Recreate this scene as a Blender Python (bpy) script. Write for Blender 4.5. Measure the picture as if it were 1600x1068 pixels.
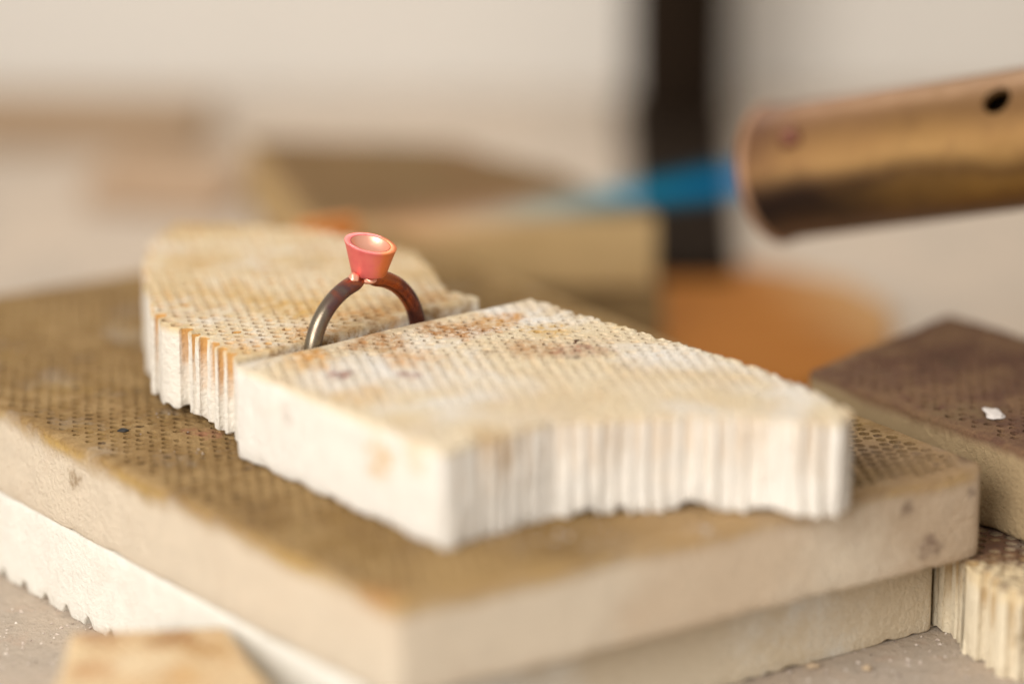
import bpy, bmesh, math, random
from mathutils import Vector, Matrix, noise, geometry, kdtree

# ------------------------------------------------------------------ clearing
for o in list(bpy.data.objects):
    bpy.data.objects.remove(o)
S = bpy.context.scene
C = S.collection
MM = 0.001                      # all shapes are given in millimetres
random.seed(7)

# ------------------------------------------------------------------ camera
cam_d = bpy.data.cameras.new('camera')
cam = bpy.data.objects.new('camera', cam_d)
C.objects.link(cam)
cam.location = (0, -0.464, 0.1752)
cam.rotation_euler = (math.radians(73.5), 0, 0)
cam_d.sensor_width = 36
cam_d.lens = 123.75
cam_d.clip_start = 0.01
cam_d.clip_end = 50
cam_d.dof.use_dof = True
cam_d.dof.focus_distance = 0.4835
cam_d.dof.aperture_fstop = 4.9
cam_d.dof.aperture_blades = 0
S.camera = cam

# ------------------------------------------------------------------ world and lamps
w = bpy.data.worlds.new('World')
S.world = w
w.use_nodes = True
bg = w.node_tree.nodes['Background']
bg.inputs['Color'].default_value = (1.0, 0.965, 0.925, 1)
bg.inputs['Strength'].default_value = 0.60


def area(name, loc, target, size, power, color):
    d = bpy.data.lights.new(name, 'AREA')
    d.shape = 'SQUARE'
    d.size = size * MM
    d.energy = power
    d.color = color
    o = bpy.data.objects.new(name, d)
    C.objects.link(o)
    o.location = Vector(loc) * MM
    o.rotation_euler = (Vector(target) - Vector(loc)).to_track_quat('-Z', 'Y').to_euler()
    return o


area('window_lamp', (-300, -540, 330), (-5, 0, 25), 420, 6.0, (1.0, 0.975, 0.94))
area('wall_fill_lamp', (0, 240, 250), (0, 250, 0), 120, .36, (1.0, 0.965, 0.92))  # unseen lamp added low at the back to brighten the middle of the wall

S.view_settings.view_transform = 'Standard'
S.view_settings.look = 'None'
S.view_settings.exposure = 0.10
S.view_settings.gamma = 1.0
S.render.engine = 'CYCLES'
S.cycles.use_denoising = True
S.cycles.max_bounces = 10
S.cycles.volume_step_rate = 0.25

# ------------------------------------------------------------------ object helpers


def mesh_obj(name, verts, faces, mat, loc=(0, 0, 0), parent=None, smooth=True, angle=40, mats=None):
    me = bpy.data.meshes.new(name)
    me.from_pydata([tuple(c * MM for c in v) for v in verts], [], faces)
    me.materials.append(mat)
    me.update()
    if smooth:
        me.polygons.foreach_set('use_smooth', [True] * len(me.polygons))
        me.set_sharp_from_angle(angle=math.radians(angle))
    o = bpy.data.objects.new(name, me)
    C.objects.link(o)
    o.location = Vector(loc) * MM
    if parent:
        o.parent = parent
    return o


def tag(o, label, cat, group=None):
    o['label'] = label
    o['category'] = cat
    if group:
        o['group'] = group
    return o


def structure(o):
    o['kind'] = 'structure'
    return o


def empty(name, loc):
    o = bpy.data.objects.new(name, None)
    C.objects.link(o)
    o.location = Vector(loc) * MM
    o.empty_display_size = 0.005
    return o


def nz(x, y, z=0.0):
    return noise.noise(Vector((x, y, z)))


def tube_along(pts, radii, n=24, cap=True, closed=False):
    """swept tube; pts list of Vector, radii per point"""
    vs, fs = [], []
    up = None
    rings = []
    for i, p in enumerate(pts):
        a = pts[max(i - 1, 0)]
        b = pts[min(i + 1, len(pts) - 1)]
        t = (b - a).normalized()
        if up is None:
            up = Vector((0, 0, 1)) if abs(t.z) < .9 else Vector((0, 1, 0))
        s = t.cross(up).normalized()
        up = s.cross(t).normalized()
        ring = []
        for k in range(n):
            an = 2 * math.pi * k / n
            q = p + (s * math.cos(an) + up * math.sin(an)) * radii[i]
            ring.append(len(vs))
            vs.append(tuple(q))
        rings.append(ring)
    for r0, r1 in zip(rings, rings[1:]):
        for k in range(n):
            fs.append((r0[k], r1[k], r1[(k + 1) % n], r0[(k + 1) % n]))
    if cap:
        fs.append(tuple(rings[0]))
        fs.append(tuple(reversed(rings[-1])))
    return vs, fs


# ------------------------------------------------------------------ materials


class NT:
    def __init__(self, name):
        self.m = bpy.data.materials.new(name)
        self.m.use_nodes = True
        self.t = self.m.node_tree
        self.t.nodes.clear()
        self.out = self.t.nodes.new('ShaderNodeOutputMaterial')

    def n(self, typ, **kw):
        nd = self.t.nodes.new(typ)
        for k, v in kw.items():
            setattr(nd, k, v)
        return nd

    def l(self, a, b):
        self.t.links.new(a, b)

    def val(self, sock, v):
        if hasattr(v, 'links') or isinstance(v, bpy.types.NodeSocket):
            self.l(v, sock)
        else:
            sock.default_value = v

    def math(self, op, a, b=0.0, c=None, clamp=False):
        nd = self.n('ShaderNodeMath', operation=op, use_clamp=clamp)
        self.val(nd.inputs[0], a)
        self.val(nd.inputs[1], b)
        if c is not None:
            self.val(nd.inputs[2], c)
        return nd.outputs[0]

    def mm(self):
        tc = self.n('ShaderNodeTexCoord')
        v = self.n('ShaderNodeVectorMath', operation='SCALE')
        self.l(tc.outputs['Object'], v.inputs[0])
        v.inputs['Scale'].default_value = 1000.0
        return v.outputs[0]

    def noise(self, vec, scale, detail=4, rough=.55, dist=0.0):
        nd = self.n('ShaderNodeTexNoise')
        self.l(vec, nd.inputs['Vector'])
        nd.inputs['Scale'].default_value = scale
        nd.inputs['Detail'].default_value = detail
        nd.inputs['Roughness'].default_value = rough
        nd.inputs['Distortion'].default_value = dist
        return nd.outputs['Fac']

    def ramp(self, fac, stops):
        nd = self.n('ShaderNodeValToRGB')
        self.l(fac, nd.inputs[0])
        e = nd.color_ramp.elements
        while len(e) < len(stops):
            e.new(0.5)
        for i, (p, c) in enumerate(stops):
            e[i].position = p
            e[i].color = (c[0], c[1], c[2], 1) if not isinstance(c, float) else (c, c, c, 1)
        return nd.outputs[0]

    def smooth(self, v, lo, hi, a=0.0, b=1.0):
        nd = self.n('ShaderNodeMapRange', interpolation_type='SMOOTHSTEP')
        self.val(nd.inputs['Value'], v)
        nd.inputs['From Min'].default_value = lo
        nd.inputs['From Max'].default_value = hi
        nd.inputs['To Min'].default_value = a
        nd.inputs['To Max'].default_value = b
        return nd.outputs[0]

    def mix(self, fac, a, b, blend='MIX'):
        nd = self.n('ShaderNodeMix', data_type='RGBA', blend_type=blend)
        self.val(nd.inputs[0], fac)
        for s, v in ((nd.inputs[6], a), (nd.inputs[7], b)):
            if isinstance(v, tuple):
                s.default_value = (v[0], v[1], v[2], 1)
            else:
                self.l(v, s)
        return nd.outputs[2]

    def bump(self, height, strength, dist, prev=None):
        nd = self.n('ShaderNodeBump')
        nd.inputs['Strength'].default_value = strength
        nd.inputs['Distance'].default_value = dist * MM
        self.l(height, nd.inputs['Height'])
        if prev is not None:
            self.l(prev, nd.inputs['Normal'])
        return nd.outputs[0]

    def principled(self, color, rough=.8, metal=0.0, normal=None, spec=.3, **kw):
        p = self.n('ShaderNodeBsdfPrincipled')
        if isinstance(color, tuple):
            p.inputs['Base Color'].default_value = (*color[:3], 1)
        else:
            self.l(color, p.inputs['Base Color'])
        self.val(p.inputs['Roughness'], rough)
        self.val(p.inputs['Metallic'], metal)
        p.inputs['Specular IOR Level'].default_value = spec
        if normal is not None:
            self.l(normal, p.inputs['Normal'])
        for k, v in kw.items():
            self.val(p.inputs[k], v)
        self.l(p.outputs[0], self.out.inputs['Surface'])
        return p


def srgb(r, g, b):
    f = lambda c: (c / 255 / 12.92) if c / 255 <= .04045 else ((c / 255 + .055) / 1.055) ** 2.4
    return (f(r), f(g), f(b))


def ceramic(name, body, top, top_z, soak, soak_noise, cover, spots=(), body_dirt=0.25, dirt_col=(.42, .27, .15), seed=0.0,
            grain=.25, rim=None, cell_col=None, cell_depth=6, cell_amt=.8, soft=1.3):
    """fired board: pale body, its upper skin stained in a layer whose depth wanders; spots = (x, y, z or None, radius, colour, strength)"""
    t = NT(name)
    P = t.mm()
    off = t.n('ShaderNodeVectorMath', operation='ADD')
    t.l(P, off.inputs[0])
    off.inputs[1].default_value = (seed, seed * 1.7, seed * .6)
    V = off.outputs[0]
    sep = t.n('ShaderNodeSeparateXYZ')
    t.l(P, sep.inputs[0])
    z = sep.outputs['Z']
    fine = t.noise(V, 2.2, 3, .7)
    med = t.noise(V, .33, 4, .6)
    big = t.noise(V, .075, 4, .6, .4)
    big2 = t.noise(V, .052, 5, .65, .8)
    # body
    body2 = tuple(c * .94 for c in body)
    col = t.mix(t.smooth(med, .3, .7), body, body2)
    d = t.math('MULTIPLY', t.smooth(t.noise(V, .12, 5, .65, .5), .52, .78), body_dirt)
    col = t.mix(d, col, dirt_col)
    # stained skin
    depth = t.math('ADD', soak, t.math('MULTIPLY', t.math('SUBTRACT', big, .5), soak_noise * 2))
    depth = t.math('ADD', depth, t.math('MULTIPLY', t.math('SUBTRACT', med, .5), soak_noise * .8))
    dz = t.math('SUBTRACT', top_z, z)
    q = t.math('DIVIDE', t.math('SUBTRACT', depth, dz), soft, clamp=True)
    q = t.math('MULTIPLY', q, t.smooth(big2, cover - .12, cover + .12))
    tc = t.ramp(t.math('ADD', t.math('MULTIPLY', big, .6), t.math('MULTIPLY', med, .4)),
                [(.3, top[0]), (.46, top[1]), (.58, top[2]), (.72, top[3])])
    tc = t.mix(t.smooth(fine, .35, .75, 0, .35), tc, tuple(c * .45 for c in top[1]))
    col = t.mix(q, col, tc)
    if rim:
        r_ = t.smooth(t.math('ABSOLUTE', t.math('SUBTRACT', dz, t.math('MULTIPLY', big, 2.2))), .0, 1.2, .55, 0)
        col = t.mix(t.math('MULTIPLY', r_, t.smooth(big2, .42, .6)), col, rim)
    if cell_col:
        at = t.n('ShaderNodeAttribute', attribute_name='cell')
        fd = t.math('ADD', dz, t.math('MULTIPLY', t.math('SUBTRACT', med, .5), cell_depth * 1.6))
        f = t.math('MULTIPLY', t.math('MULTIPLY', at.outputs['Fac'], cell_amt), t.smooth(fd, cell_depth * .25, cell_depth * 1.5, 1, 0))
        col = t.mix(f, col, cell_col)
    patch = t.smooth(t.noise(V, .7, 3, .7), .36, .62, .3, 1.15)
    for i, (sx, sy, sz, sr, sc, ss) in enumerate(spots):
        dv = t.n('ShaderNodeVectorMath', operation='SUBTRACT')
        t.l(P, dv.inputs[0])
        dv.inputs[1].default_value = (sx, sy, sz if sz is not None else 0)
        if sz is None:
            mu = t.n('ShaderNodeVectorMath', operation='MULTIPLY')
            t.l(dv.outputs[0], mu.inputs[0])
            mu.inputs[1].default_value = (1, 1, 0)
            dv = mu
        ln = t.n('ShaderNodeVectorMath', operation='LENGTH')
        t.l(dv.outputs[0], ln.inputs[0])
        wob = t.math('MULTIPLY', t.math('SUBTRACT', t.noise(V, .9 / max(sr, .8), 4, .65), .5), sr * 2.4)
        dd = t.math('ADD', ln.outputs['Value'], wob)
        dd = t.math('ADD', dd, t.math('MULTIPLY', t.math('SUBTRACT', fine, .5), sr * .9))
        f = t.smooth(dd, sr * .35, sr * 1.15, ss, 0)
        if sr < 10:
            f = t.math('MULTIPLY', f, patch)
        if sz is None:
            f = t.math('MULTIPLY', f, t.smooth(dz, 1.2, 3.2, 1, 0))
        col = t.mix(f, col, sc)
    nrm = t.bump(t.noise(V, .95, 5, .75), 1.0, grain * 2.4)
    nrm = t.bump(t.noise(V, .3, 3, .6), .16, .5, nrm)
    t.principled(col, .9, 0, nrm, .15)
    return t.m


# ------------------------------------------------------------------ honeycomb boards


def rounded(outline, rad, tags):
    """replace molded-molded corners by arcs. outline: list of (x,y); tags[i] is the kind of edge i -> i+1"""
    out, ot = [], []
    n = len(outline)
    for i in range(n):
        p = Vector(outline[i])
        a, b = Vector(outline[i - 1]), Vector(outline[(i + 1) % n])
        if tags[i - 1] == 'm' and tags[i] == 'm' and rad > 0:
            u, v = (a - p).normalized(), (b - p).normalized()
            p0, p1 = p + u * rad, p + v * rad
            for k in range(6):
                s = k / 5
                q = p0 * (1 - s) ** 2 + p * 2 * s * (1 - s) + p1 * s * s
                out.append(tuple(q))
                ot.append('m')
            ot[-1] = tags[i]
        else:
            out.append(tuple(p))
            ot.append(tags[i])
    return out, ot


def seg_dist(p, a, b):
    ab = b - a
    s = max(0, min(1, (p - a).dot(ab) / max(ab.length_squared, 1e-9)))
    return (p - (a + ab * s)).length


def inside(p, poly):
    r = False
    n = len(poly)
    for i in range(n):
        x0, y0 = poly[i]
        x1, y1 = poly[(i + 1) % n]
        if (y0 > p[1]) != (y1 > p[1]) and p[0] < (x1 - x0) * (p[1] - y0) / (y1 - y0) + x0:
            r = not r
    return r


def board(name, outline, tags, z0, z1, mat, pitch=2.0, ang=34.0, rfun=lambda x, y: .62, margin=1.6, corner=2.2,
          rnd=.8, chip=lambda x, y, kind: 0.0, rough=.12, step=.9, floor=(1.4, 3.2), clog=.06, nside=10, origin=(0, 0), holes_on=True,
          topnoise=.06, wob=.25, parent=None, edge_rows=(), wander=1.6):
    H = z1 - z0
    cx = sum(p[0] for p in outline) / len(outline)
    cy = sum(p[1] for p in outline) / len(outline)
    base, bt = rounded(outline, corner, tags)
    # resample the outline, broken edges wander
    pts, kinds = [], []
    n = len(base)
    for i in range(n):
        a, b = Vector(base[i]), Vector(base[(i + 1) % n])
        L = (b - a).length
        m = max(1, int(L / step))
        nr = Vector((b.y - a.y, a.x - b.x)).normalized()
        for k in range(m):
            p = a.lerp(b, k / m)
            if bt[i] == 'b':
                e = min(1, min(k, m - k) / 3)
                p = p + nr * (nz(p.x * .16, p.y * .16, 3.1) * wander + nz(p.x * .6, p.y * .6, 9.1) * wob * 2) * e
            else:
                p = p + nr * nz(p.x * .12, p.y * .12, 5.5) * .18
            pts.append((p.x, p.y))
            kinds.append(bt[i])
    no = len(pts)
    poly = pts
    segs = [(Vector(base[i]), Vector(base[(i + 1) % n]), bt[i]) for i in range(n)]
    # lattice
    A = math.radians(ang)
    e1 = Vector((math.cos(A), math.sin(A))) * pitch
    e2 = Vector((math.cos(A + math.pi / 3), math.sin(A + math.pi / 3))) * pitch
    xs = [p[0] for p in base]
    ys = [p[1] for p in base]
    R = int(max(max(xs) - min(xs), max(ys) - min(ys)) / pitch * 1.3) + 4
    c0 = Vector((cx + origin[0], cy + origin[1]))
    holes = []
    rnd_ = random.Random(hash(name) % 1000 if False else len(name) * 31 + int(abs(cx) * 7))
    row_c = []
    for (ax_, ay_, bx_, by_, sp, er, off) in edge_rows:
        a_, b_ = Vector((ax_, ay_)), Vector((bx_, by_))
        nr_ = Vector((b_.y - a_.y, a_.x - b_.x)).normalized()
        m_ = max(1, round((b_ - a_).length / sp))
        for q in range(m_):
            cc = a_.lerp(b_, (q + .5) / m_) + nr_ * (off + rnd_.uniform(-.18, .18) * (1 if wander != 1.6 else .3))
            row_c.append(cc)
            holes.append((cc + Vector((rnd_.uniform(-.12, .12), rnd_.uniform(-.12, .12))), er * rnd_.uniform(.78, 1.08)))
    if holes_on:
        for i in range(-R, R):
            for j in range(-R, R):
                c = c0 + e1 * i + e2 * j
                if not (min(xs) - 2 < c.x < max(xs) + 2 and min(ys) - 2 < c.y < max(ys) + 2):
                    continue
                r = rfun(c.x, c.y)
                if r < .2:
                    continue
                dm = min([seg_dist(c, a, b) for a, b, k in segs if k == 'm'] or [99])
                if any((c - q).length < pitch * .98 for q in row_c):
                    continue
                ins = inside(c, poly)
                if dm < margin + r * .6:
                    continue
                if not ins:
                    db = min([seg_dist(c, a, b) for a, b, k in segs if k == 'b'] or [99])
                    if db > r * .9 + .6:
                        continue
                if ins and rnd_.random() < clog * .5:
                    db = min([seg_dist(c, a, b) for a, b, k in segs if k == 'b'] or [99])
                    if db > 2:
                        continue
                c = c + Vector((rnd_.uniform(-1, 1), rnd_.uniform(-1, 1))) * .07
                holes.append((c, r * rnd_.uniform(.9, 1.08)))
    V = [Vector(p) for p in pts]
    F = [list(range(no))]
    for c, r in holes:
        s = len(V)
        ph = rnd_.uniform(0, 1)
        for k in range(nside):
            a = 2 * math.pi * (k + ph * .5) / nside
            rr = r * (1 + .07 * math.cos(6 * (a - A)) + rnd_.uniform(-.05, .05))
            V.append(c + Vector((math.cos(a), math.sin(a))) * rr)
        F.append(list(range(s, s + nside)))
    res = geometry.delaunay_2d_cdt(V, [], F, 1, 1e-5)
    v2, _, f2, ov, _, of = res
    keep, fill, outk = [], {}, set()
    for f, o in zip(f2, of):
        hs = [q for q in o if q > 0]
        if 0 in o and not hs:
            keep.append(f)
        elif 0 in o:
            fill.setdefault(hs[0], []).append(f)
        else:
            outk.update(hs)
    # outer kinds
    vk = []
    for lst in ov:
        k = 'b'
        for q in lst:
            if q < no:
                k = kinds[q]
                if k == 'b' or kinds[q - 1] == 'b':
                    k = 'b'
        vk.append(k)
    tri_edge = {}
    for f in keep:
        for i in range(3):
            tri_edge[(f[i], f[(i + 1) % 3])] = True
    hole_edge = {}
    for h, fs in fill.items():
        if h in outk:
            continue
        for f in fs:
            for i in range(3):
                hole_edge[(f[i], f[(i + 1) % 3])] = h
    # boundary edges of the kept face set
    outer, inner = [], []
    for (a, b) in tri_edge:
        if (b, a) in tri_edge:
            continue
        if (b, a) in hole_edge:
            inner.append((a, b, hole_edge[(b, a)]))
        else:
            outer.append((a, b))
    nrm = {}
    for a, b in outer:
        d = v2[b] - v2[a]
        q = Vector((d.y, -d.x)).normalized()
        for x in (a, b):
            nrm[x] = nrm.get(x, Vector((0, 0))) + q
    for x in nrm:
        nrm[x] = nrm[x].normalized() if nrm[x].length > 1e-6 else Vector((0, 0))
    cellv = [any(q >= no for q in lst) for lst in ov]
    verts, faces, cell = [], [], {}
    tops = []
    hole_verts = {a for a, b, h in inner}
    for i, p in enumerate(v2):
        zz = H + nz(p.x * .1, p.y * .1, 1.3) * topnoise * 2 + nz(p.x * .9, p.y * .9, 7.7) * topnoise
        q = p
        if i in nrm:
            ins = rnd if vk[i] == 'm' else .12
            q = p - nrm[i] * ins
            if vk[i] != 'm':
                zz -= max(0, nz(p.x * .8, p.y * .8, 4.4)) * .9
        elif i in hole_verts:
            zz -= .06
        tops.append(len(verts))
        verts.append((q.x - cx, q.y - cy, zz))
    for f in keep:
        faces.append(tuple(tops[i] for i in f))
    # hole walls and plugs
    low = {}
    depth = {}
    for h in fill:
        deep = rnd_.uniform(*floor)
        if rnd_.random() < clog:
            deep = rnd_.uniform(.15, .5)
        depth[h] = min(deep, H - .5)
    for a, b, h in inner:
        for x in (a, b):
            if (x, h) not in low:
                c, r = holes[h - 1]
                p = v2[x]
                q = c + (p - c) * .9
                low[(x, h)] = len(verts)
                verts.append((q.x - cx, q.y - cy, H - depth[h] + rnd_.uniform(-.15, .15)))
        cell[low[(a, h)]] = cell[low[(b, h)]] = 1.0
        faces.append((tops[b], tops[a], low[(a, h)], low[(b, h)]))
    for h, fs in fill.items():
        if h in outk:
            continue
        for f in fs:
            if all((i, h) in low for i in f):
                faces.append(tuple(low[(i, h)] for i in f))
    # outer wall
    rows = {}
    NR = 12
    for x in nrm:
        p = v2[x]
        k = vk[x]
        col = [tops[x]]
        ch = max(0, chip(p.x, p.y, k))
        rr = rnd if k == 'm' else .12
        if k == 'm':
            prof = [(rr * .3, rr * .35), (0, rr)]
        else:
            prof = [(.03, .25), (0, .6)]
        zb = ch
        inner_h = H - rr - zb - rr
        levels = [(ins_, H - dz_) for ins_, dz_ in prof]
        for q in range(1, NR - 3):
            s = q / (NR - 3)
            levels.append((0, H - (.6 if k != 'm' else rr) - s * (H - (.6 if k != 'm' else rr) - zb - rr)))
        levels += [(0, zb + rr), (rr * .3, zb + rr * .35), (rr, zb)]
        for li, (ins_, z_) in enumerate(levels):
            if k == 'm':
                j = (nz(p.x * .8, p.y * .8, z_ * .8 + 20) + nz(p.x * .2, p.y * .2, z_ * .2 + 50)) * rough * .6
            else:
                j = nz(p.x * .9, p.y * .9, z_ * .35 + 20) * rough + nz(p.x * .25, p.y * .25, z_ * .12 + 50) * rough * 1.2
            if k == 'm' and li < 2:
                j += nz(p.x * .7, p.y * .7, 80) * .26
            q = p - nrm[x] * (ins_ - j)
            if cellv[x] and k != 'm':
                cell[len(verts)] = 1.0
            col.append(len(verts))
            verts.append((q.x - cx, q.y - cy, z_))
        rows[x] = col
    for a, b in outer:
        ra, rb = rows[a], rows[b]
        for i in range(len(ra) - 1):
            faces.append((ra[i + 1], rb[i + 1], rb[i], ra[i]))
    # underside
    bots = {}

    def bv(i):
        if i in rows:
            return rows[i][-1]
        if i not in bots:
            bots[i] = len(verts)
            p = v2[i]
            verts.append((p.x - cx, p.y - cy, max(0, chip(p.x, p.y, 'i')) + .02))
        return bots[i]
    for f in keep:
        faces.append(tuple(bv(i) for i in reversed(f)))
    for h, fs in fill.items():
        if h in outk:
            continue
        for f in fs:
            faces.append(tuple(bv(i) for i in reversed(f)))
    o = mesh_obj(name, verts, faces, mat, (cx, cy, z0), parent, True, 50)
    at = o.data.attributes.new('cell', 'FLOAT', 'POINT')
    at.data.foreach_set('value', [cell.get(i, 0.0) for i in range(len(verts))])
    return o


def centred(outline, spots):
    cx = sum(p[0] for p in outline) / len(outline)
    cy = sum(p[1] for p in outline) / len(outline)
    return [(x - cx, y - cy, z, r, c, s) for x, y, z, r, c, s in spots]


CREAM = (.80, .73, .62)
WHITE = (.79, .745, .655)
PINKISH = (.73, .61, .46)

# ------------------------------------------------------------------ bench, wall and background
t = NT('bench_top_mat')
P = t.mm()
a = t.noise(P, .05, 5, .6, .3)
b = t.noise(P, .8, 5, .75)
col = t.mix(t.smooth(a, .35, .65), srgb(190, 173, 154), srgb(178, 164, 148))
col = t.mix(t.smooth(b, .5, .75, 0, .5), col, srgb(120, 108, 98))
col = t.mix(t.smooth(t.noise(P, 1.7, 3, .6), .62, .74, 0, .55), col, srgb(225, 214, 204))
col = t.mix(t.smooth(t.noise(P, .17, 4, .6), .58, .75, 0, .25), col, srgb(200, 166, 142))
nr = t.bump(b, .8, .5)
nr = t.bump(t.noise(P, .25, 4, .6), .5, .8, nr)
t.principled(col, .85, 0, nr, .2)
BENCH = t.m


def slab_grid(name, x0, x1, y0, y1, thick, mat, step=None):
    vs = [(x0, y0, 0), (x1, y0, 0), (x1, y1, 0), (x0, y1, 0), (x0, y0, -thick), (x1, y0, -thick), (x1, y1, -thick), (x0, y1, -thick)]
    fs = [(0, 1, 2, 3), (7, 6, 5, 4), (0, 4, 5, 1), (1, 5, 6, 2), (2, 6, 7, 3), (3, 7, 4, 0)]
    return mesh_obj(name, vs, fs, mat, smooth=False)


structure(slab_grid('bench_top', -420, 420, -330, 330, 30, BENCH))

t = NT('plaster_wall_mat')
P = t.mm()
a = t.noise(P, .012, 3, .5)
col = t.mix(a, srgb(206, 199, 189), srgb(192, 185, 175))
t.principled(col, .9, 0, t.bump(t.noise(P, .2, 4, .6), .4, .6), .2)
vs = [(-700, 331, -300), (700, 331, -300), (700, 331, 600), (-700, 331, 600), (-700, 350, -300), (700, 350, -300), (700, 350, 600), (-700, 350, 600)]
fs = [(0, 1, 2, 3), (7, 6, 5, 4), (0, 4, 5, 1), (1, 5, 6, 2), (2, 6, 7, 3), (3, 7, 4, 0)]
structure(mesh_obj('wall', vs, fs, t.m, smooth=False))


def wood(name, c0, c1, rough=.5, scale=.08, worn=None):
    t = NT(name)
    P = t.mm()
    mp = t.n('ShaderNodeMapping')
    t.l(P, mp.inputs[0])
    mp.inputs['Scale'].default_value = (.12, 1, 1)
    g = t.noise(mp.outputs[0], scale * 6, 5, .6, 1.2)
    col = t.mix(t.smooth(g, .3, .7), c0, c1)
    if worn:
        sp = t.n('ShaderNodeSeparateXYZ')
        t.l(P, sp.inputs[0])
        e = t.math('ADD', t.math('ADD', sp.outputs['X'], t.math('MULTIPLY', sp.outputs['Y'], .25)), t.math('MULTIPLY', t.math('SUBTRACT', t.noise(P, .06, 4, .6), .5), 16))
        col = t.mix(t.smooth(e, -2, 28, 0, .85), col, worn)
    t.principled(col, rough, 0, t.bump(g, .3, .3), .12)
    return t.m


def box(name, corners, z0, z1, mat, bev=.6, parent=None):
    """prism over a polygon, with bevelled edges"""
    cx = sum(p[0] for p in corners) / len(corners)
    cy = sum(p[1] for p in corners) / len(corners)
    bm = bmesh.new()
    vs = [bm.verts.new(((x - cx) * MM, (y - cy) * MM, 0)) for x, y in corners]
    f = bm.faces.new(vs)
    if f.normal.z < 0:
        f.normal_flip()
    r = bmesh.ops.extrude_face_region(bm, geom=[f])
    for v in r['geom']:
        if isinstance(v, bmesh.types.BMVert):
            v.co.z += (z1 - z0) * MM
    bmesh.ops.recalc_face_normals(bm, faces=bm.faces)
    bmesh.ops.bevel(bm, geom=list(bm.edges), offset=bev * MM, segments=3, affect='EDGES', profile=.5)
    me = bpy.data.meshes.new(name)
    bm.to_mesh(me)
    bm.free()
    me.materials.append(mat)
    me.polygons.foreach_set('use_smooth', [True] * len(me.polygons))
    me.set_sharp_from_angle(angle=math.radians(45))
    o = bpy.data.objects.new(name, me)
    C.objects.link(o)
    o.location = Vector((cx, cy, z0)) * MM
    if parent:
        o.parent = parent
        o.location = o.location - parent.location
    return o


ow = wood('orange_wood_mat', srgb(142, 86, 30), srgb(158, 102, 44), .75, worn=srgb(184, 148, 102))
tag(box('wooden_board', [(14, 104), (48, 94), (58, 104), (66, 122), (68, 142), (62, 158), (50, 168), (36, 173), (16, 174)], 0, 2.5, ow, .8),
    'orange brown wooden board with a rounded end lying blurred on the bench below the torch', 'board')
bw = wood('brown_wood_mat', srgb(142, 118, 92), srgb(156, 132, 106), .6)
tag(box('wooden_batten', [(-230, 282), (-66, 268), (-64, 288), (-230, 302)], 0, 9, bw, 1),
    'dull brown wooden batten blurred at the back left of the bench', 'batten')
rw = wood('red_wood_mat', srgb(156, 130, 104), srgb(168, 142, 116), .6)
tag(box('wooden_block', [(-86, 222), (-57, 214), (-52, 240), (-82, 248)], 0, 6, rw, 1),
    'thin light brown wooden block blurred behind the rear stacked boards', 'block')

# dark steel stand
t = NT('dark_steel_mat')
P = t.mm()
t.principled((.013, .0075, .004), .75, 0, t.bump(t.noise(P, .4, 4), .2, .3), .05)
STEEL = t.m
st = tag(empty('steel_stand', (36.6, 290, 0)), 'dark steel stand with a thick upright post against the wall', 'stand')
vs, fs = tube_along([Vector((0, 0, z)) for z in (6, 100, 200, 330)], [11.2] * 4, 32)
mesh_obj('post', vs, fs, STEEL, (0, 0, 0), st)
box('base', [(24, 160), (41, 160), (49, 304), (24, 304)], 0, 5, STEEL, 1, st)

# ------------------------------------------------------------------ boards on the bench
TAN = [srgb(118, 88, 52), srgb(150, 118, 74), srgb(178, 146, 100), srgb(158, 128, 74)]
YEL = srgb(196, 158, 78)
DARK = [srgb(76, 54, 44), srgb(110, 80, 62), srgb(132, 102, 74), srgb(104, 66, 56)]
OLIVE = [srgb(92, 70, 46), srgb(116, 90, 58), srgb(132, 102, 68), srgb(122, 90, 68)]

slab_mat = ceramic('pale_slab_mat', WHITE, TAN, 13, -2, .3, .5, body_dirt=.12, seed=3, grain=.22,
                   spots=centred([(-18.5, -64.5), (57.8, -12), (-25.8, 99), (-102, 48)], [(52, -16, 6, 26, srgb(208, 186, 150), .75), (20, -38, 6, 26, srgb(212, 192, 158), .7)]))


def slab_chip(x, y, k):
    # scalloped lower edge on the left side, small nibbles on the right one
    s = (x + 18.5) * -.598 + (y + 64.5) * .801
    side = (x + 18.5) * .801 + (y + 64.5) * .598
    if side < 1.5 and s > 20:
        return max(0, math.sin(s * 2 * math.pi / 6.0 + .8) - .25) * 1.9 + max(0, nz(s * .5, 2)) * .5
    return max(0, nz(x * .45, y * .45, 6)) * .7


tag(board('ceramic_slab', [(-18.5, -64.5), (57.8, -12), (-25.8, 99), (-102, 48)], 'mmmm', 0, 13, slab_mat, holes_on=False, rnd=.35, corner=1.0,
          chip=slab_chip, rough=.1, step=.55),
    'pale off-white ceramic slab lying on the bench under the large tan board', 'slab')

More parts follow.
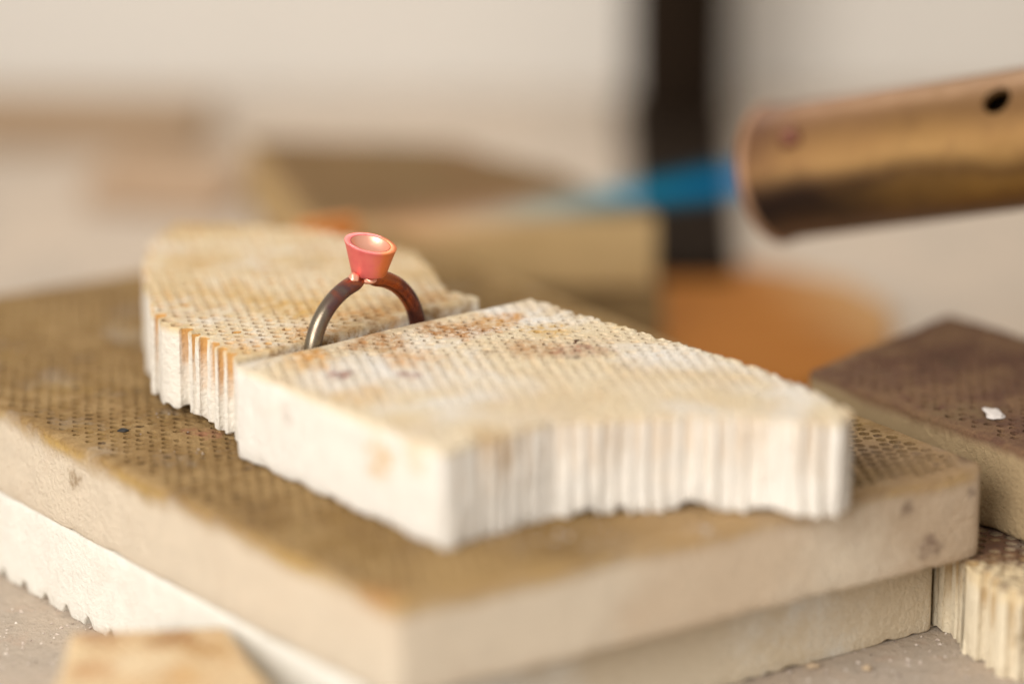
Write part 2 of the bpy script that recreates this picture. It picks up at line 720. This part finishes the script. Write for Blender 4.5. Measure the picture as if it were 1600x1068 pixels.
big_mat = ceramic('tan_board_mat', PINKISH, TAN, 13, 3.0, 2.6, .12, body_dirt=.2, dirt_col=srgb(176, 138, 106), seed=11, rim=YEL, grain=.35, soft=2.6, cell_col=srgb(70, 48, 28), cell_depth=8, cell_amt=.85,
                  spots=centred([(-14.4, -70), (63.5, -18.1), (-19.9, 106), (-104, 50)], [
                      (60, -20, 6, 26, srgb(178, 148, 116), .6), (30, -42, 6, 22, srgb(206, 178, 146), .5), 
                      (55.5, -23.4, 3.5, 2.2, srgb(126, 102, 86), .75), (52, -25.7, 9.4, 1.3, srgb(118, 96, 80), .7), (61.3, -19.6, 9.6, 1.2, srgb(112, 92, 82), .7),
                      (62.5, -14, None, 4, srgb(110, 88, 72), .7), (-55.5, -12, None, 3, srgb(196, 176, 150), .5), (-42, -4, None, 3, srgb(172, 110, 92), .5),
                      (-60, -10, 8.5, 2.0, srgb(130, 100, 60), .6), (-8, -62, None, 20, srgb(186, 152, 102), .65), (22, -40, None, 12, srgb(184, 148, 98), .6), (-16, -67, None, 4, srgb(184, 130, 78), .5)]))


def big_r(x, y):
    d = math.hypot(x - 52, y + 18)
    return .68 + .1 * nz(x * .06, y * .06, 2) + max(0, .2 * (1 - d / 26))


tag(board('soldering_board', [(-14.4, -70), (63.5, -18.1), (-19.9, 106), (-104, 50)], 'mmmm', 13, 26, big_mat, ang=36.7, rfun=big_r,
          margin=1.7, corner=2.4, rnd=.6, floor=(1.6, 4), clog=.07, step=.6, rough=.14,
          chip=lambda x, y, k: max(0, nz(x * .35, y * .35, 2.5) - .1) * .6),
    'large square tan honeycomb soldering board carrying the two broken pieces', 'soldering board')

# lower right broken block
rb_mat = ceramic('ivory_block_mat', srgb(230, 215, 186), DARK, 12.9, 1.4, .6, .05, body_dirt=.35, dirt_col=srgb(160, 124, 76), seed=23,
                 cell_col=srgb(176, 140, 84), cell_depth=7, cell_amt=.7, spots=[(64.2 - 72.6, -28 - 2.5, None, 9, srgb(226, 205, 166), 1.0), (71 - 72.6, -32.5 - 2.7, 6, 6.5, srgb(126, 100, 66), .85)])  # last spot: brown stain plus painted shade on the right face
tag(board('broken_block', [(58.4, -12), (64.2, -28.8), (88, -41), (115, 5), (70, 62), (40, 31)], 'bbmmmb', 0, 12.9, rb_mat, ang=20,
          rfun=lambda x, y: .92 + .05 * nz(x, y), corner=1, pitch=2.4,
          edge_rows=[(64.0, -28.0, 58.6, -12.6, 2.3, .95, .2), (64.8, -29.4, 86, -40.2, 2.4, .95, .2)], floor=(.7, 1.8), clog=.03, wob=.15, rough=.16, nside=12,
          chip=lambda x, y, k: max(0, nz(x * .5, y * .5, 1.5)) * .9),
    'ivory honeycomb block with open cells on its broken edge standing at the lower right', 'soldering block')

# dark block on top of it
db_mat = ceramic('brown_block_mat', srgb(172, 148, 112), DARK, 13, 1.8, 1.4, .1, body_dirt=.35, dirt_col=srgb(110, 80, 58), seed=31,
                 spots=[(-12, -1, None, 7, srgb(120, 98, 70), .7)])
tag(board('brown_board', [(42.8, 25.3), (70, -13.6), (84, -34), (112, -2), (67.2, 54.9)], 'mmmmm', 13, 26, db_mat, ang=-36,
          rfun=lambda x, y: .6 + .08 * nz(x * .1, y * .1), margin=1.8, corner=1.6, rnd=.7, clog=.3, rough=.2, topnoise=.2,
          chip=lambda x, y, k: max(0, nz(x * .3, y * .3, 8)) * .5),
    'dark brown scorched board with a white fleck at the right edge', 'soldering board')
# white fleck
t = NT('white_flux_mat')
P = t.mm()
t.principled(srgb(206, 196, 188), .7, 0, t.bump(t.noise(P, 1.5, 3), .4, .3), .4)
bm = bmesh.new()
bmesh.ops.create_icosphere(bm, subdivisions=3, radius=1)
for v in bm.verts:
    s = 1 + .55 * nz(v.co.x * 1.5 + 3, v.co.y * 1.5, v.co.z)
    v.co = Vector((v.co.x * 1.5 * s * MM, v.co.y * 2.3 * s * MM, max(v.co.z, -.25) * .4 * s * MM))
me = bpy.data.meshes.new('flux_drop')
bm.to_mesh(me)
bm.free()
me.materials.append(t.m)
me.polygons.foreach_set('use_smooth', [True] * len(me.polygons))
o = bpy.data.objects.new('flux_drop', me)
C.objects.link(o)
o.location = Vector((67.2, 3.9, 26.2)) * MM
tag(o, 'small white drop of dried flux on the dark brown board', 'flux drop')

# rear stack
re_mat = ceramic('olive_board_mat', srgb(188, 157, 110), OLIVE, 13, 1.3, .6, .02, body_dirt=.5, cell_col=srgb(80, 60, 36), cell_amt=.7, dirt_col=srgb(140, 112, 62), seed=41)
rear = [(-33.6, 113.8), (24.5, 115.9), (8, 146.6), (-11.8, 168.4), (-49.3, 173.1)]
tag(board('olive_board', rear, 'mbbmm', 13, 26, re_mat, ang=2, pitch=2.6, rfun=lambda x, y: .85, margin=1.8, floor=(2, 4), corner=1.5),
    'olive brown honeycomb board on top of the blurred rear stack', 'soldering board')
rl_mat = ceramic('umber_board_mat', srgb(132, 108, 72), DARK, 13, 1.3, .6, .02, body_dirt=.6, dirt_col=srgb(92, 70, 44), seed=47)
tag(board('umber_board', [(x + 1.5, y + 2.5) for x, y in rear], 'mbbmm', 0, 13, rl_mat, ang=2, rfun=lambda x, y: .62, margin=1.8, corner=1.5),
    'darker umber board at the bottom of the blurred rear stack', 'soldering board')

# ------------------------------------------------------------------ the two broken pieces
G = 'broken honeycomb pieces on the tan board'
RUST = srgb(178, 128, 78)
GOLD = srgb(206, 166, 98)
WINE = srgb(140, 76, 66)
SOOT = srgb(96, 72, 58)
SKIN = [srgb(198, 160, 104), srgb(222, 196, 152), srgb(234, 216, 184), srgb(212, 180, 126)]


rear_o = [(-36.9, -12.2), (-28.2, -3.9), (-14.2, 9.6), (-4.8, 18.3), (-9.2, 22.7), (-11.2, 30.3), (-14.3, 43.9), (-23.2, 51.0), (-31.2, 56.4),
          (-40.5, 58.7), (-51.5, 60.5), (-54.7, 49.5), (-50.8, 10.7)]
rf_mat = ceramic('cream_rear_piece_mat', CREAM, SKIN, 13, 1.6, .9, .38, body_dirt=.15, dirt_col=srgb(206, 160, 96), seed=53, cell_col=srgb(196, 142, 72), cell_depth=6, cell_amt=.9, spots=centred(rear_o, [
    (-30, 14, None, 7, GOLD, .75), (-40, 20, None, 6, GOLD, .6), (-20, 10, None, 6, srgb(196, 150, 96), .85), (-27, 1, None, 5, srgb(198, 152, 98), .8),
    (-12, 17, None, 5, srgb(204, 158, 104), .7), (-36, -6, None, 5, srgb(214, 170, 110), .6),
    (-20, 4, 10, 4.5, srgb(150, 112, 66), .85), (-12, 11.5, 10, 4.5, srgb(156, 118, 74), .85), (-26, -2, 10, 4.5, srgb(146, 108, 64), .85), (-32, -7.5, 10, 4, srgb(156, 118, 74), .8), (-7, 16, 10, 3.5, srgb(160, 124, 80), .8),  # gap face: brown stain with the shadow of the gap painted in
    (-30, 36, None, 2.2, srgb(180, 150, 112), .6), (-22, 32, None, 2.2, srgb(190, 156, 112), .5)]))


def rear_chip(x, y, k):
    d = seg_dist(Vector((x, y)), Vector((-36.9, -12.2)), Vector((-52, 14)))
    if d < 6:
        return (1 - d / 6) * 1.2 + max(0, nz(x * .5, y * .5, 3.3) + .1) * 1.6
    return max(0, nz(x * .5, y * .5, 3.3)) * .7


tag(board('broken_board_piece', rear_o, 'mmmbbbbbbbbbb', 26, 39, rf_mat, ang=42.5, rfun=lambda x, y: .72 + .06 * nz(x * .1, y * .1), margin=.75, corner=.6,
          rnd=.45, chip=rear_chip, floor=(.6, 1.9), clog=.14, wob=.1, rough=.16, step=.6, edge_rows=[(-37.6, -11, -50.4, 10.2, 2.7, 1.08, .42)]),
    'cream honeycomb piece with ridged broken left side, behind the ring', 'soldering block', G)

front_o = [(-36.9, -15.0), (-8.7, -51.7), (5, -39.6), (17, -37.6), (28, -36.8), (36.5, -39.6), (41.5, -39.8), (43.5, -35.5), (37.9, -23.7), (30, -12.6),
           (17.6, 1.7), (2.5, 17.8), (-3.6, 12.7), (-12.5, 6.2), (-27.7, -7.2)]
ff_mat = ceramic('cream_front_piece_mat', (.82, .76, .67), SKIN, 13, 1.2, .8, .42, body_dirt=.1, dirt_col=srgb(214, 176, 120), seed=67, cell_col=srgb(200, 164, 116), cell_depth=7, cell_amt=.38, spots=centred(front_o, [
    (-18, -4, None, 5.5, RUST, .75), (-8, 2, None, 6, RUST, .85), (-2, 7, None, 4.5, srgb(196, 138, 60), .8), (5, 2, None, 4, GOLD, .8), (2, -7, None, 5.5, RUST, .6),
    (9, -8, None, 4.5, srgb(150, 92, 66), .6), (-26, -14, None, 5, srgb(210, 164, 104), .7), (-20, -28, None, 5, srgb(216, 176, 116), .6),
    (-23, -19, None, 2.2, WINE, .75), (-14, -19, None, 2, WINE, .5), (-28, -9, None, 4, srgb(212, 160, 96), .9), (-14, -12, None, 5, srgb(206, 150, 84), .6),
    (8.5, -11.5, None, 1.0, SOOT, .9), (9, -3.5, None, .8, srgb(80, 50, 34), .9), (-3, -8.5, None, .8, srgb(90, 52, 36), .8), (15, -15, None, 1.0, SOOT, .7),
    (-16.5, -41.5, 8.5, 3.2, srgb(206, 166, 104), .7), (-12, -47, 11, 3, srgb(214, 176, 120), .5),
    (-29, -24, 9.5, 2.2, srgb(200, 186, 172), .5), (-2, -45, 11.5, 4, srgb(190, 156, 110), .6)]))


def front_chip(x, y, k):
    b = max(0, nz(x * .45, y * .45, 6.3)) * .8
    if y < -34 and x > 2:
        for cxx, ww, hh in ((9.5, 2.0, .9), (14, 1.2, .9), (23.5, 3.0, 1.2), (33, 3.0, .8)):
            b += hh * max(0, 1 - ((x - cxx) / ww) ** 2)
    return b


tag(board('broken_board_piece.001', front_o, 'mbbbbbbbbbbmmmm', 26, 39, ff_mat, ang=41.5, rfun=lambda x, y: .72 + .07 * nz(x * .1, y * .1), margin=.75, corner=.8,
          rnd=.45, chip=front_chip, floor=(.6, 1.9), clog=.16, wob=.15, wander=.7, rough=.3, step=.6, edge_rows=[(-7, -50.2, 5, -39.6, 1.75, .72, .35), (5, -39.6, 17, -37.6, 1.95, .9, .3),
          (17, -37.6, 28, -36.8, 2.1, 1.0, .25), (28, -36.8, 36.5, -39.6, 1.9, .85, .3), (36.5, -39.6, 43, -38, 2.0, .9, .4)]),
    'cream honeycomb piece with crumbled front edge and rust stains, in front of the ring', 'soldering block', G)

# foreground piece
fg_mat = ceramic('straw_piece_mat', srgb(240, 222, 188), [srgb(186, 138, 90), srgb(222, 184, 136), srgb(234, 208, 166), srgb(216, 174, 110)], 13, 1.2, .8, .3,
                 body_dirt=.4, dirt_col=srgb(196, 150, 96), seed=71, spots=centred([(-54.5, -96), (-24, -96), (-29.5, -63.5), (-36.4, -43.6), (-56.0, -45.6), (-55.8, -63)], [
                     (-52, -48, None, 3.5, srgb(176, 126, 82), .8), (-43, -48, None, 4, srgb(168, 118, 70), .8), (-38, -52, None, 4, srgb(190, 140, 78), .7),
                     (-46, -56, None, 5, srgb(238, 216, 180), .8), (-52, -58, None, 3, srgb(196, 140, 90), .7), (-40, -60, None, 4, srgb(206, 154, 88), .7)]))
tag(board('broken_board_fragment', [(-54.5, -96), (-24, -96), (-29.5, -63.5), (-36.4, -43.6), (-56.0, -45.6), (-55.8, -63)], 'bbmmmm', 0, 13, fg_mat, ang=0, margin=1.5, corner=1.2),
    'straw coloured board fragment blurred in the bottom left foreground', 'soldering block')

# ------------------------------------------------------------------ the ring
RC = Vector((-20.2, 1.75, 36.48))
RA = math.radians(43.2)
rd = Vector((math.cos(RA), math.sin(RA), 0))
ring = tag(empty('ring', tuple(RC)), 'dark copper ring with a pink flared cup standing upright in the gap', 'ring')

t = NT('oxidised_copper_mat')
P = t.mm()
sep = t.n('ShaderNodeSeparateXYZ')
t.l(P, sep.inputs[0])
nn = t.noise(P, .35, 4, .6, .5)
k = t.math('ADD', t.math('MULTIPLY', sep.outputs['X'], .07), t.math('MULTIPLY', t.math('SUBTRACT', nn, .5), .9))
k = t.math('ADD', k, .5)
col = t.ramp(k, [(.0, srgb(128, 116, 98)), (.28, srgb(104, 76, 74)), (.52, srgb(112, 66, 60)), (.66, srgb(170, 90, 44)), (.85, srgb(118, 66, 52)), (1, srgb(86, 54, 48))])
hot = t.smooth(sep.outputs['Z'], 7.6, 9.9, 0, .6)
col = t.mix(t.math('MULTIPLY', hot, t.smooth(nn, .4, .65)), col, srgb(190, 104, 52))
t.principled(col, t.smooth(nn, .3, .7, .24, .40), .85, t.bump(t.noise(P, 1.2, 3), .08, .1), .5)
SHANK = t.m
MID = 9.72
pts, rad = [], []
for i in range(97):
    a = math.radians(90 - 5 - 350 * i / 96)
    pts.append(rd * (MID * math.cos(a)) + Vector((0, 0, MID * math.sin(a))))
    rad.append(1.17)
rad[0] = rad[-1] = .8
rad[1] = rad[-2] = 1.05
vs, fs = tube_along(pts, rad, 28)
mesh_obj('shank', vs, fs, SHANK, (0, 0, 0), ring, True, 60)

t = NT('pink_copper_mat')
P = t.mm()
sep = t.n('ShaderNodeSeparateXYZ')
t.l(P, sep.inputs[0])
nn = t.noise(P, .5, 4, .6)
col = t.mix(t.smooth(nn, .3, .7), srgb(222, 106, 104), srgb(228, 120, 110))
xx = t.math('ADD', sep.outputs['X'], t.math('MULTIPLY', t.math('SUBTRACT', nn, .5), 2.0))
col = t.mix(t.smooth(xx, .5, 2.3, 0, .9), col, srgb(226, 128, 62))  # orange reflection painted into the right side of the cup
col = t.mix(t.smooth(t.noise(P, 1.6, 4, .7), .6, .8, 0, .35), col, srgb(170, 84, 76))
t.principled(col, t.smooth(nn, .3, .7, .34, .46), .55, t.bump(t.noise(P, 2.5, 3), .12, .1), .5)
PINK = t.m
t = NT('bright_copper_mat')
P = t.mm()
t.principled(srgb(250, 186, 158), .42, .85, t.bump(t.noise(P, 1.0, 3), .25, .2), .5)
BRIGHT = t.m

# cup: flared cone with a slanting rim
cup_base = Vector((0, 0, 10.15)) + rd * .75
vs, fs, N = [], [], 64
prof = [(0, 0), (1.9, 0), (2.25, .08), (2.42, .3), (2.72, 1.4), (3.2, 3.05), (3.60, 4.38), (3.64, 4.47), (3.58, 4.54), (2.84, 4.56), (2.72, 4.5), (2.58, 4.25), (2.2, 3.55), (1.5, 3.1), (.8, 2.92), (0, 2.88)]
# slant of the rim falls towards the right of the camera and a little to it
sl = Vector((.135, -.125, 0))
for r, h in prof:
    for kk in range(N):
        a = 2 * math.pi * kk / N
        x, y = r * math.cos(a), r * math.sin(a)
        f = max(0, h / 4.5)
        vs.append((x, y, h - (x * sl.x + y * sl.y) * f))
np_ = len(prof)
for i in range(np_ - 1):
    for kk in range(N):
        fs.append((i * N + kk, i * N + (kk + 1) % N, (i + 1) * N + (kk + 1) % N, (i + 1) * N + kk))
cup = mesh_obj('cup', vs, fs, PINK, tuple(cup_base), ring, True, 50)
cup.rotation_euler = (0, math.radians(3.5), 0)
# the bright inside of the cup
inp = [(2.70, 4.5), (2.56, 4.25), (2.18, 3.57), (1.48, 3.14), (.8, 2.97), (0.0, 2.93)]
vs, fs = [], []
for r, h in inp:
    for kk in range(N):
        a = 2 * math.pi * kk / N
        x, y = r * math.cos(a) * .992, r * math.sin(a) * .992
        f = max(0, h / 4.5)
        vs.append((x, y, h + .02 - (x * sl.x + y * sl.y) * f))
for i in range(len(inp) - 1):
    for kk in range(N):
        fs.append((i * N + kk, i * N + (kk + 1) % N, (i + 1) * N + (kk + 1) % N, (i + 1) * N + kk))
mesh_obj('cup_lining', vs, fs, BRIGHT, (0, 0, 0), cup, True, 50)


def blob(name, loc, sc, mat, parent, seed=0.0):
    bm = bmesh.new()
    bmesh.ops.create_icosphere(bm, subdivisions=3, radius=1)
    for v in bm.verts:
        s = 1 + .3 * nz(v.co.x * 1.2 + seed, v.co.y * 1.2, v.co.z * 1.2)
        v.co = Vector((v.co.x * sc[0], v.co.y * sc[1], v.co.z * sc[2])) * s * MM
    me = bpy.data.meshes.new(name)
    bm.to_mesh(me)
    bm.free()
    me.materials.append(mat)
    me.polygons.foreach_set('use_smooth', [True] * len(me.polygons))
    o = bpy.data.objects.new(name, me)
    C.objects.link(o)
    o.parent = parent
    o.location = Vector(loc) * MM
    return o


blob('solder_joint', tuple(rd * -1.75 + Vector((-.2, -.6, 10.35))), (.75, .7, .8), BRIGHT, ring, 1)
blob('solder_joint', tuple(rd * .8 + Vector((0, -.9, 9.75))), (1.0, .9, .55), BRIGHT, ring, 5)

# ------------------------------------------------------------------ the torch
E0 = Vector((41.4, 70.8, 44.2))
AX = Vector((35.0, -23.5, 11.2)).normalized()
side = Vector((0, 0, 1)).cross(AX).normalized()
upv = AX.cross(side).normalized()
TR = 10.5
torch = empty('gas_torch', tuple(E0))
torch.rotation_euler = Matrix((AX, side, upv)).transposed().to_euler()
tag(torch, 'heat tinted brass gas torch nozzle burning with a blue flame', 'gas torch')

t = NT('heat_tinted_brass_mat')
P = t.mm()
sep = t.n('ShaderNodeSeparateXYZ')
t.l(P, sep.inputs[0])
nn = t.noise(P, .1, 5, .6, .6)
n2 = t.noise(P, .4, 4, .6)
k = t.math('ADD', t.math('MULTIPLY', sep.outputs['X'], .016), t.math('MULTIPLY', nn, .55))
col = t.ramp(k, [(.12, srgb(98, 62, 50)), (.28, srgb(132, 88, 58)), (.5, srgb(156, 116, 72)), (.8, srgb(146, 110, 60))])
# soot burnt on below the mouth
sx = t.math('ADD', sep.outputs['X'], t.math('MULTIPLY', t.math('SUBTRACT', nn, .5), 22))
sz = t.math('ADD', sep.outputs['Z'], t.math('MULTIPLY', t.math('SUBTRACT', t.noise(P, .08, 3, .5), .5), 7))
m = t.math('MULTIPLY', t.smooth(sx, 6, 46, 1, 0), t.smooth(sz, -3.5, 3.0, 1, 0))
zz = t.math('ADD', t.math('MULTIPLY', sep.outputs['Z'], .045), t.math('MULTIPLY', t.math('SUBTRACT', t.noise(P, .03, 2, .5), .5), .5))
sheen_band = t.ramp(t.math('ADD', zz, .5), [(.06, srgb(72, 48, 26)), (.2, srgb(136, 96, 42)), (.36, srgb(140, 102, 48)), (.46, srgb(90, 62, 36)), (.60, srgb(166, 128, 78)), (.72, srgb(148, 110, 64)), (.88, srgb(108, 74, 46))])  # painted highlight band and reflections across the tube, over the heat tint
col = t.mix(.65, col, sheen_band)
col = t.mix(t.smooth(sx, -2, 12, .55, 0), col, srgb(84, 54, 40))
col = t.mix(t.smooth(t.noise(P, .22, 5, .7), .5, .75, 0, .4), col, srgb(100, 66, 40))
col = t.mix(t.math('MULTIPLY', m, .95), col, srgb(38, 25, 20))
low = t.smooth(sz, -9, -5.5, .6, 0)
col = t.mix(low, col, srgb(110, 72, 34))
t.principled(col, t.smooth(n2, .3, .7, .42, .55), .5, t.bump(n2, .03, .1), .4)
BRASS = t.m

# nozzle wall unrolled, its vent hole cut out, then rolled up
LEN = 90
holes = [(44.3, math.pi - .75, 2.3)]      # along the tube, angle, radius
nx, na = 46, 56
V, F = [], []
for i in range(nx + 1):
    for j in range(na + 1):
        V.append(Vector((LEN * i / nx, 2 * math.pi * TR * j / na)))
outline = [0, nx * (na + 1), nx * (na + 1) + na, na]
F = [outline]
hv = []
A0 = 0.0
for (hx, ha, hr) in holes:
    s = len(V)
    for q in range(20):
        a = 2 * math.pi * q / 20
        V.append(Vector((hx + hr * math.cos(a), (ha + A0) * TR + hr * math.sin(a))))
    F.append(list(range(s, s + 20)))
v2, _, f2, _, _, of = geometry.delaunay_2d_cdt(V, [], F, 1, 1e-5)
# angle 0 of the roll points to the camera side


def roll(p, r):
    a = p.y / TR - A0
    d = Vector((0, math.cos(a), math.sin(a)))
    return Vector((p.x, 0, 0)) + d * r


keep = [f for f, o_ in zip(f2, of) if o_ == [0]]
verts = [tuple(roll(p, TR)) for p in v2] + [tuple(roll(p, TR - .9)) for p in v2]
nn_ = len(v2)
faces = [tuple(f) for f in keep] + [tuple(i + nn_ for i in reversed(f)) for f in keep]
ed = {(f[i], f[(i + 1) % 3]) for f in keep for i in range(3)}
for a, b in ed:
    if (b, a) not in ed:
        if abs(v2[a].y - v2[b].y) < 1e-6 and (v2[a].y < 1e-4 or v2[a].y > 2 * math.pi * TR - 1e-4):
            continue
        faces.append((b, a, a + nn_, b + nn_))
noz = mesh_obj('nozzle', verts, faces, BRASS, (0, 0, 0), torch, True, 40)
vs, fs = tube_along([Vector((x, 0, 0)) for x in (30, 60, 88)], [5.5, 5.5, 5.5], 24)
mesh_obj('inner_tube', vs, fs, STEEL, (0, 0, 0), torch)
t = NT('rolled_rim_mat')
t.principled(srgb(166, 128, 98), .55, .4, None, .3)
rimp = [Vector((0, TR * .985 * math.cos(2 * math.pi * q / 64), TR * .985 * math.sin(2 * math.pi * q / 64))) for q in range(65)]
vs, fs = tube_along(rimp, [.75] * 65, 10, cap=False)
mesh_obj('nozzle_rim', vs, fs, t.m, (0, 0, 0), torch)
t = NT('rivet_mat')
t.principled(srgb(120, 76, 60), .5, .7, None, .4)
ra = math.pi - .63
rv = blob('rivet', (9.0, math.cos(ra) * TR, math.sin(ra) * TR), (1.7, 1.7, 1.7), t.m, torch, 3)

# flame


def flame(name, prof, stops, strength, R0, R1, L, fade, absorb, absfade, parent):
    """burning gas: an emitting volume that thins towards its edge and its tip"""
    pts = [Vector((-x, 0, 0)) for x, r in prof]
    vs, fs = tube_along(pts, [r for x, r in prof], 28)
    t = NT(name + '_mat')
    P = t.mm()
    sep = t.n('ShaderNodeSeparateXYZ')
    t.l(P, sep.inputs[0])
    x = t.math('MULTIPLY', sep.outputs['X'], -1)
    mp = t.n('ShaderNodeMapping')
    t.l(P, mp.inputs[0])
    mp.inputs['Scale'].default_value = (.05, 1, 1)
    streak = t.noise(mp.outputs[0], .6, 3, .6)
    rad = t.math('SQRT', t.math('ADD', t.math('POWER', sep.outputs['Y'], 2), t.math('POWER', sep.outputs['Z'], 2)))
    rx = t.math('ADD', R0, t.math('MULTIPLY', x, (R1 - R0) / L))
    q = t.math('DIVIDE', rad, rx)
    q = t.math('ADD', q, t.math('MULTIPLY', t.math('SUBTRACT', streak, .5), .9))
    edge = t.smooth(q, .3, 1.0, 1, 0)
    s = t.math('MULTIPLY', edge, t.smooth(x, fade[0], fade[1], 1, 0))
    s = t.math('MULTIPLY', s, t.smooth(streak, .3, .65, .5, 1.3))
    em = t.n('ShaderNodeEmission')
    t.l(t.ramp(t.math('DIVIDE', x, L), stops), em.inputs['Color'])
    t.l(t.math('MULTIPLY', s, strength), em.inputs['Strength'])
    ab = t.n('ShaderNodeVolumeAbsorption')
    ab.inputs['Color'].default_value = (.15, .5, .8, 1)
    t.l(t.math('MULTIPLY', t.math('MULTIPLY', edge, t.smooth(x, absfade[0], absfade[1], 1, 0)), absorb), ab.inputs['Density'])
    ad = t.n('ShaderNodeAddShader')
    t.l(em.outputs[0], ad.inputs[0])
    t.l(ab.outputs[0], ad.inputs[1])
    t.l(ad.outputs[0], t.out.inputs['Volume'])
    return mesh_obj(name, vs, fs, t.m, (0, 0, 0), parent)


fl = flame('flame', [(-3, 5.2), (0, 5.5), (20, 5.3), (40, 4.4), (58, 3.2), (76, .8)],
           [(.0, (.03, .12, .36)), (.12, (.0, .15, .25)), (.42, (.0, .20, .25)), (.62, (.08, .29, .28)), (.85, (.24, .34, .28))],
           96, 5.5, 2.3, 76, (44, 78), 190, (6, 56), torch)
flame('outer_flame', [(30, .5), (40, 3.4), (52, 4.8), (75, 5.6), (100, 5.4), (122, 3)], [(.0, (.9, .4, .3)), (1, (1.0, .36, .26))],
      13.0, 4.6, 5.6, 120, (70, 124), 0, (2, 4), fl)

# ------------------------------------------------------------------ crumbs
chip_mat = ceramic('chip_mat', srgb(196, 172, 142), TAN, 9, -2, .2, .5, seed=81)


def crumb(name, loc, sc, mat, label, seed, group=None):
    o = blob(name, loc, sc, mat, None, seed)
    tag(o, label, 'crumb', group)
    return o


crumb('ceramic_chip', (40.1, -26.1, .5), (.9, .4, .4), chip_mat, 'tan crumb on the bench, left one of two below the pale slab', 1)
crumb('ceramic_chip', (47.3, -26.8, .5), (.6, .55, .45), chip_mat, 'tan crumb on the bench, right one of two below the pale slab', 7)
bl = NT('black_crumb_mat')
bl.principled((.018, .016, .014), .7, 0, None, .4)
crumb('black_crumb', (-53.5, -3.2, 26.05), (.75, .5, .3), bl.m, 'small black crumb on the tan board left of the broken pieces', 2)
# loose grit on the bench
vs, fs = [], []
for i in range(1500):
    x, y = (random.uniform(-85, -45), random.uniform(-60, 0)) if i % 2 else (random.uniform(10, 70), random.uniform(-50, -8))
    r = random.uniform(.08, .3) if random.random() < .9 else random.uniform(.3, .55)
    zb = .02
    if i < 110:
        x, y, zb = random.uniform(-6, 44), 0, 26.0
        y = -42.5 - abs(x - 20) * .12 - random.random() ** 2 * 5
        if random.random() < .1:
            x, y = -38 - random.uniform(0, 15), random.uniform(-14, 6)
            y = max(y, -14 + (-38 - x) * .2)
    b = len(vs)
    for dx, dy, dz in ((1, 0, 0), (-.6, .8, 0), (-.5, -.9, 0), (0.1, 0, 1)):
        vs.append((x + dx * r * random.uniform(.6, 1.2), y + dy * r * random.uniform(.6, 1.2), zb + dz * r * random.uniform(.5, 1)))
    fs += [(b, b + 1, b + 3), (b + 1, b + 2, b + 3), (b + 2, b, b + 3)]
t = NT('grit_mat')
P = t.mm()
t.principled(t.ramp(t.noise(P, .9, 2), [(.35, srgb(110, 96, 86)), (.5, srgb(190, 174, 160)), (.65, srgb(226, 216, 204))]), .8, 0, None, .2)
g = mesh_obj('grit', vs, fs, t.m, smooth=False)
g['kind'] = 'stuff'

# orange strip added in place of the bright flame streak behind the rear piece
t = NT('copper_offcut_mat')
P = t.mm()
t.principled(srgb(226, 140, 62), .4, .5, t.bump(t.noise(P, .8, 3), .1, .2), .4)
tag(box('copper_offcut', [(-34.5, 94.5), (-25.4, 99.5), (-26.2, 101), (-35.3, 96)], 26.06, 29.6, t.m, .3),
    'small orange strip added in place of the bright flame streak behind the rear cream piece', 'strip')
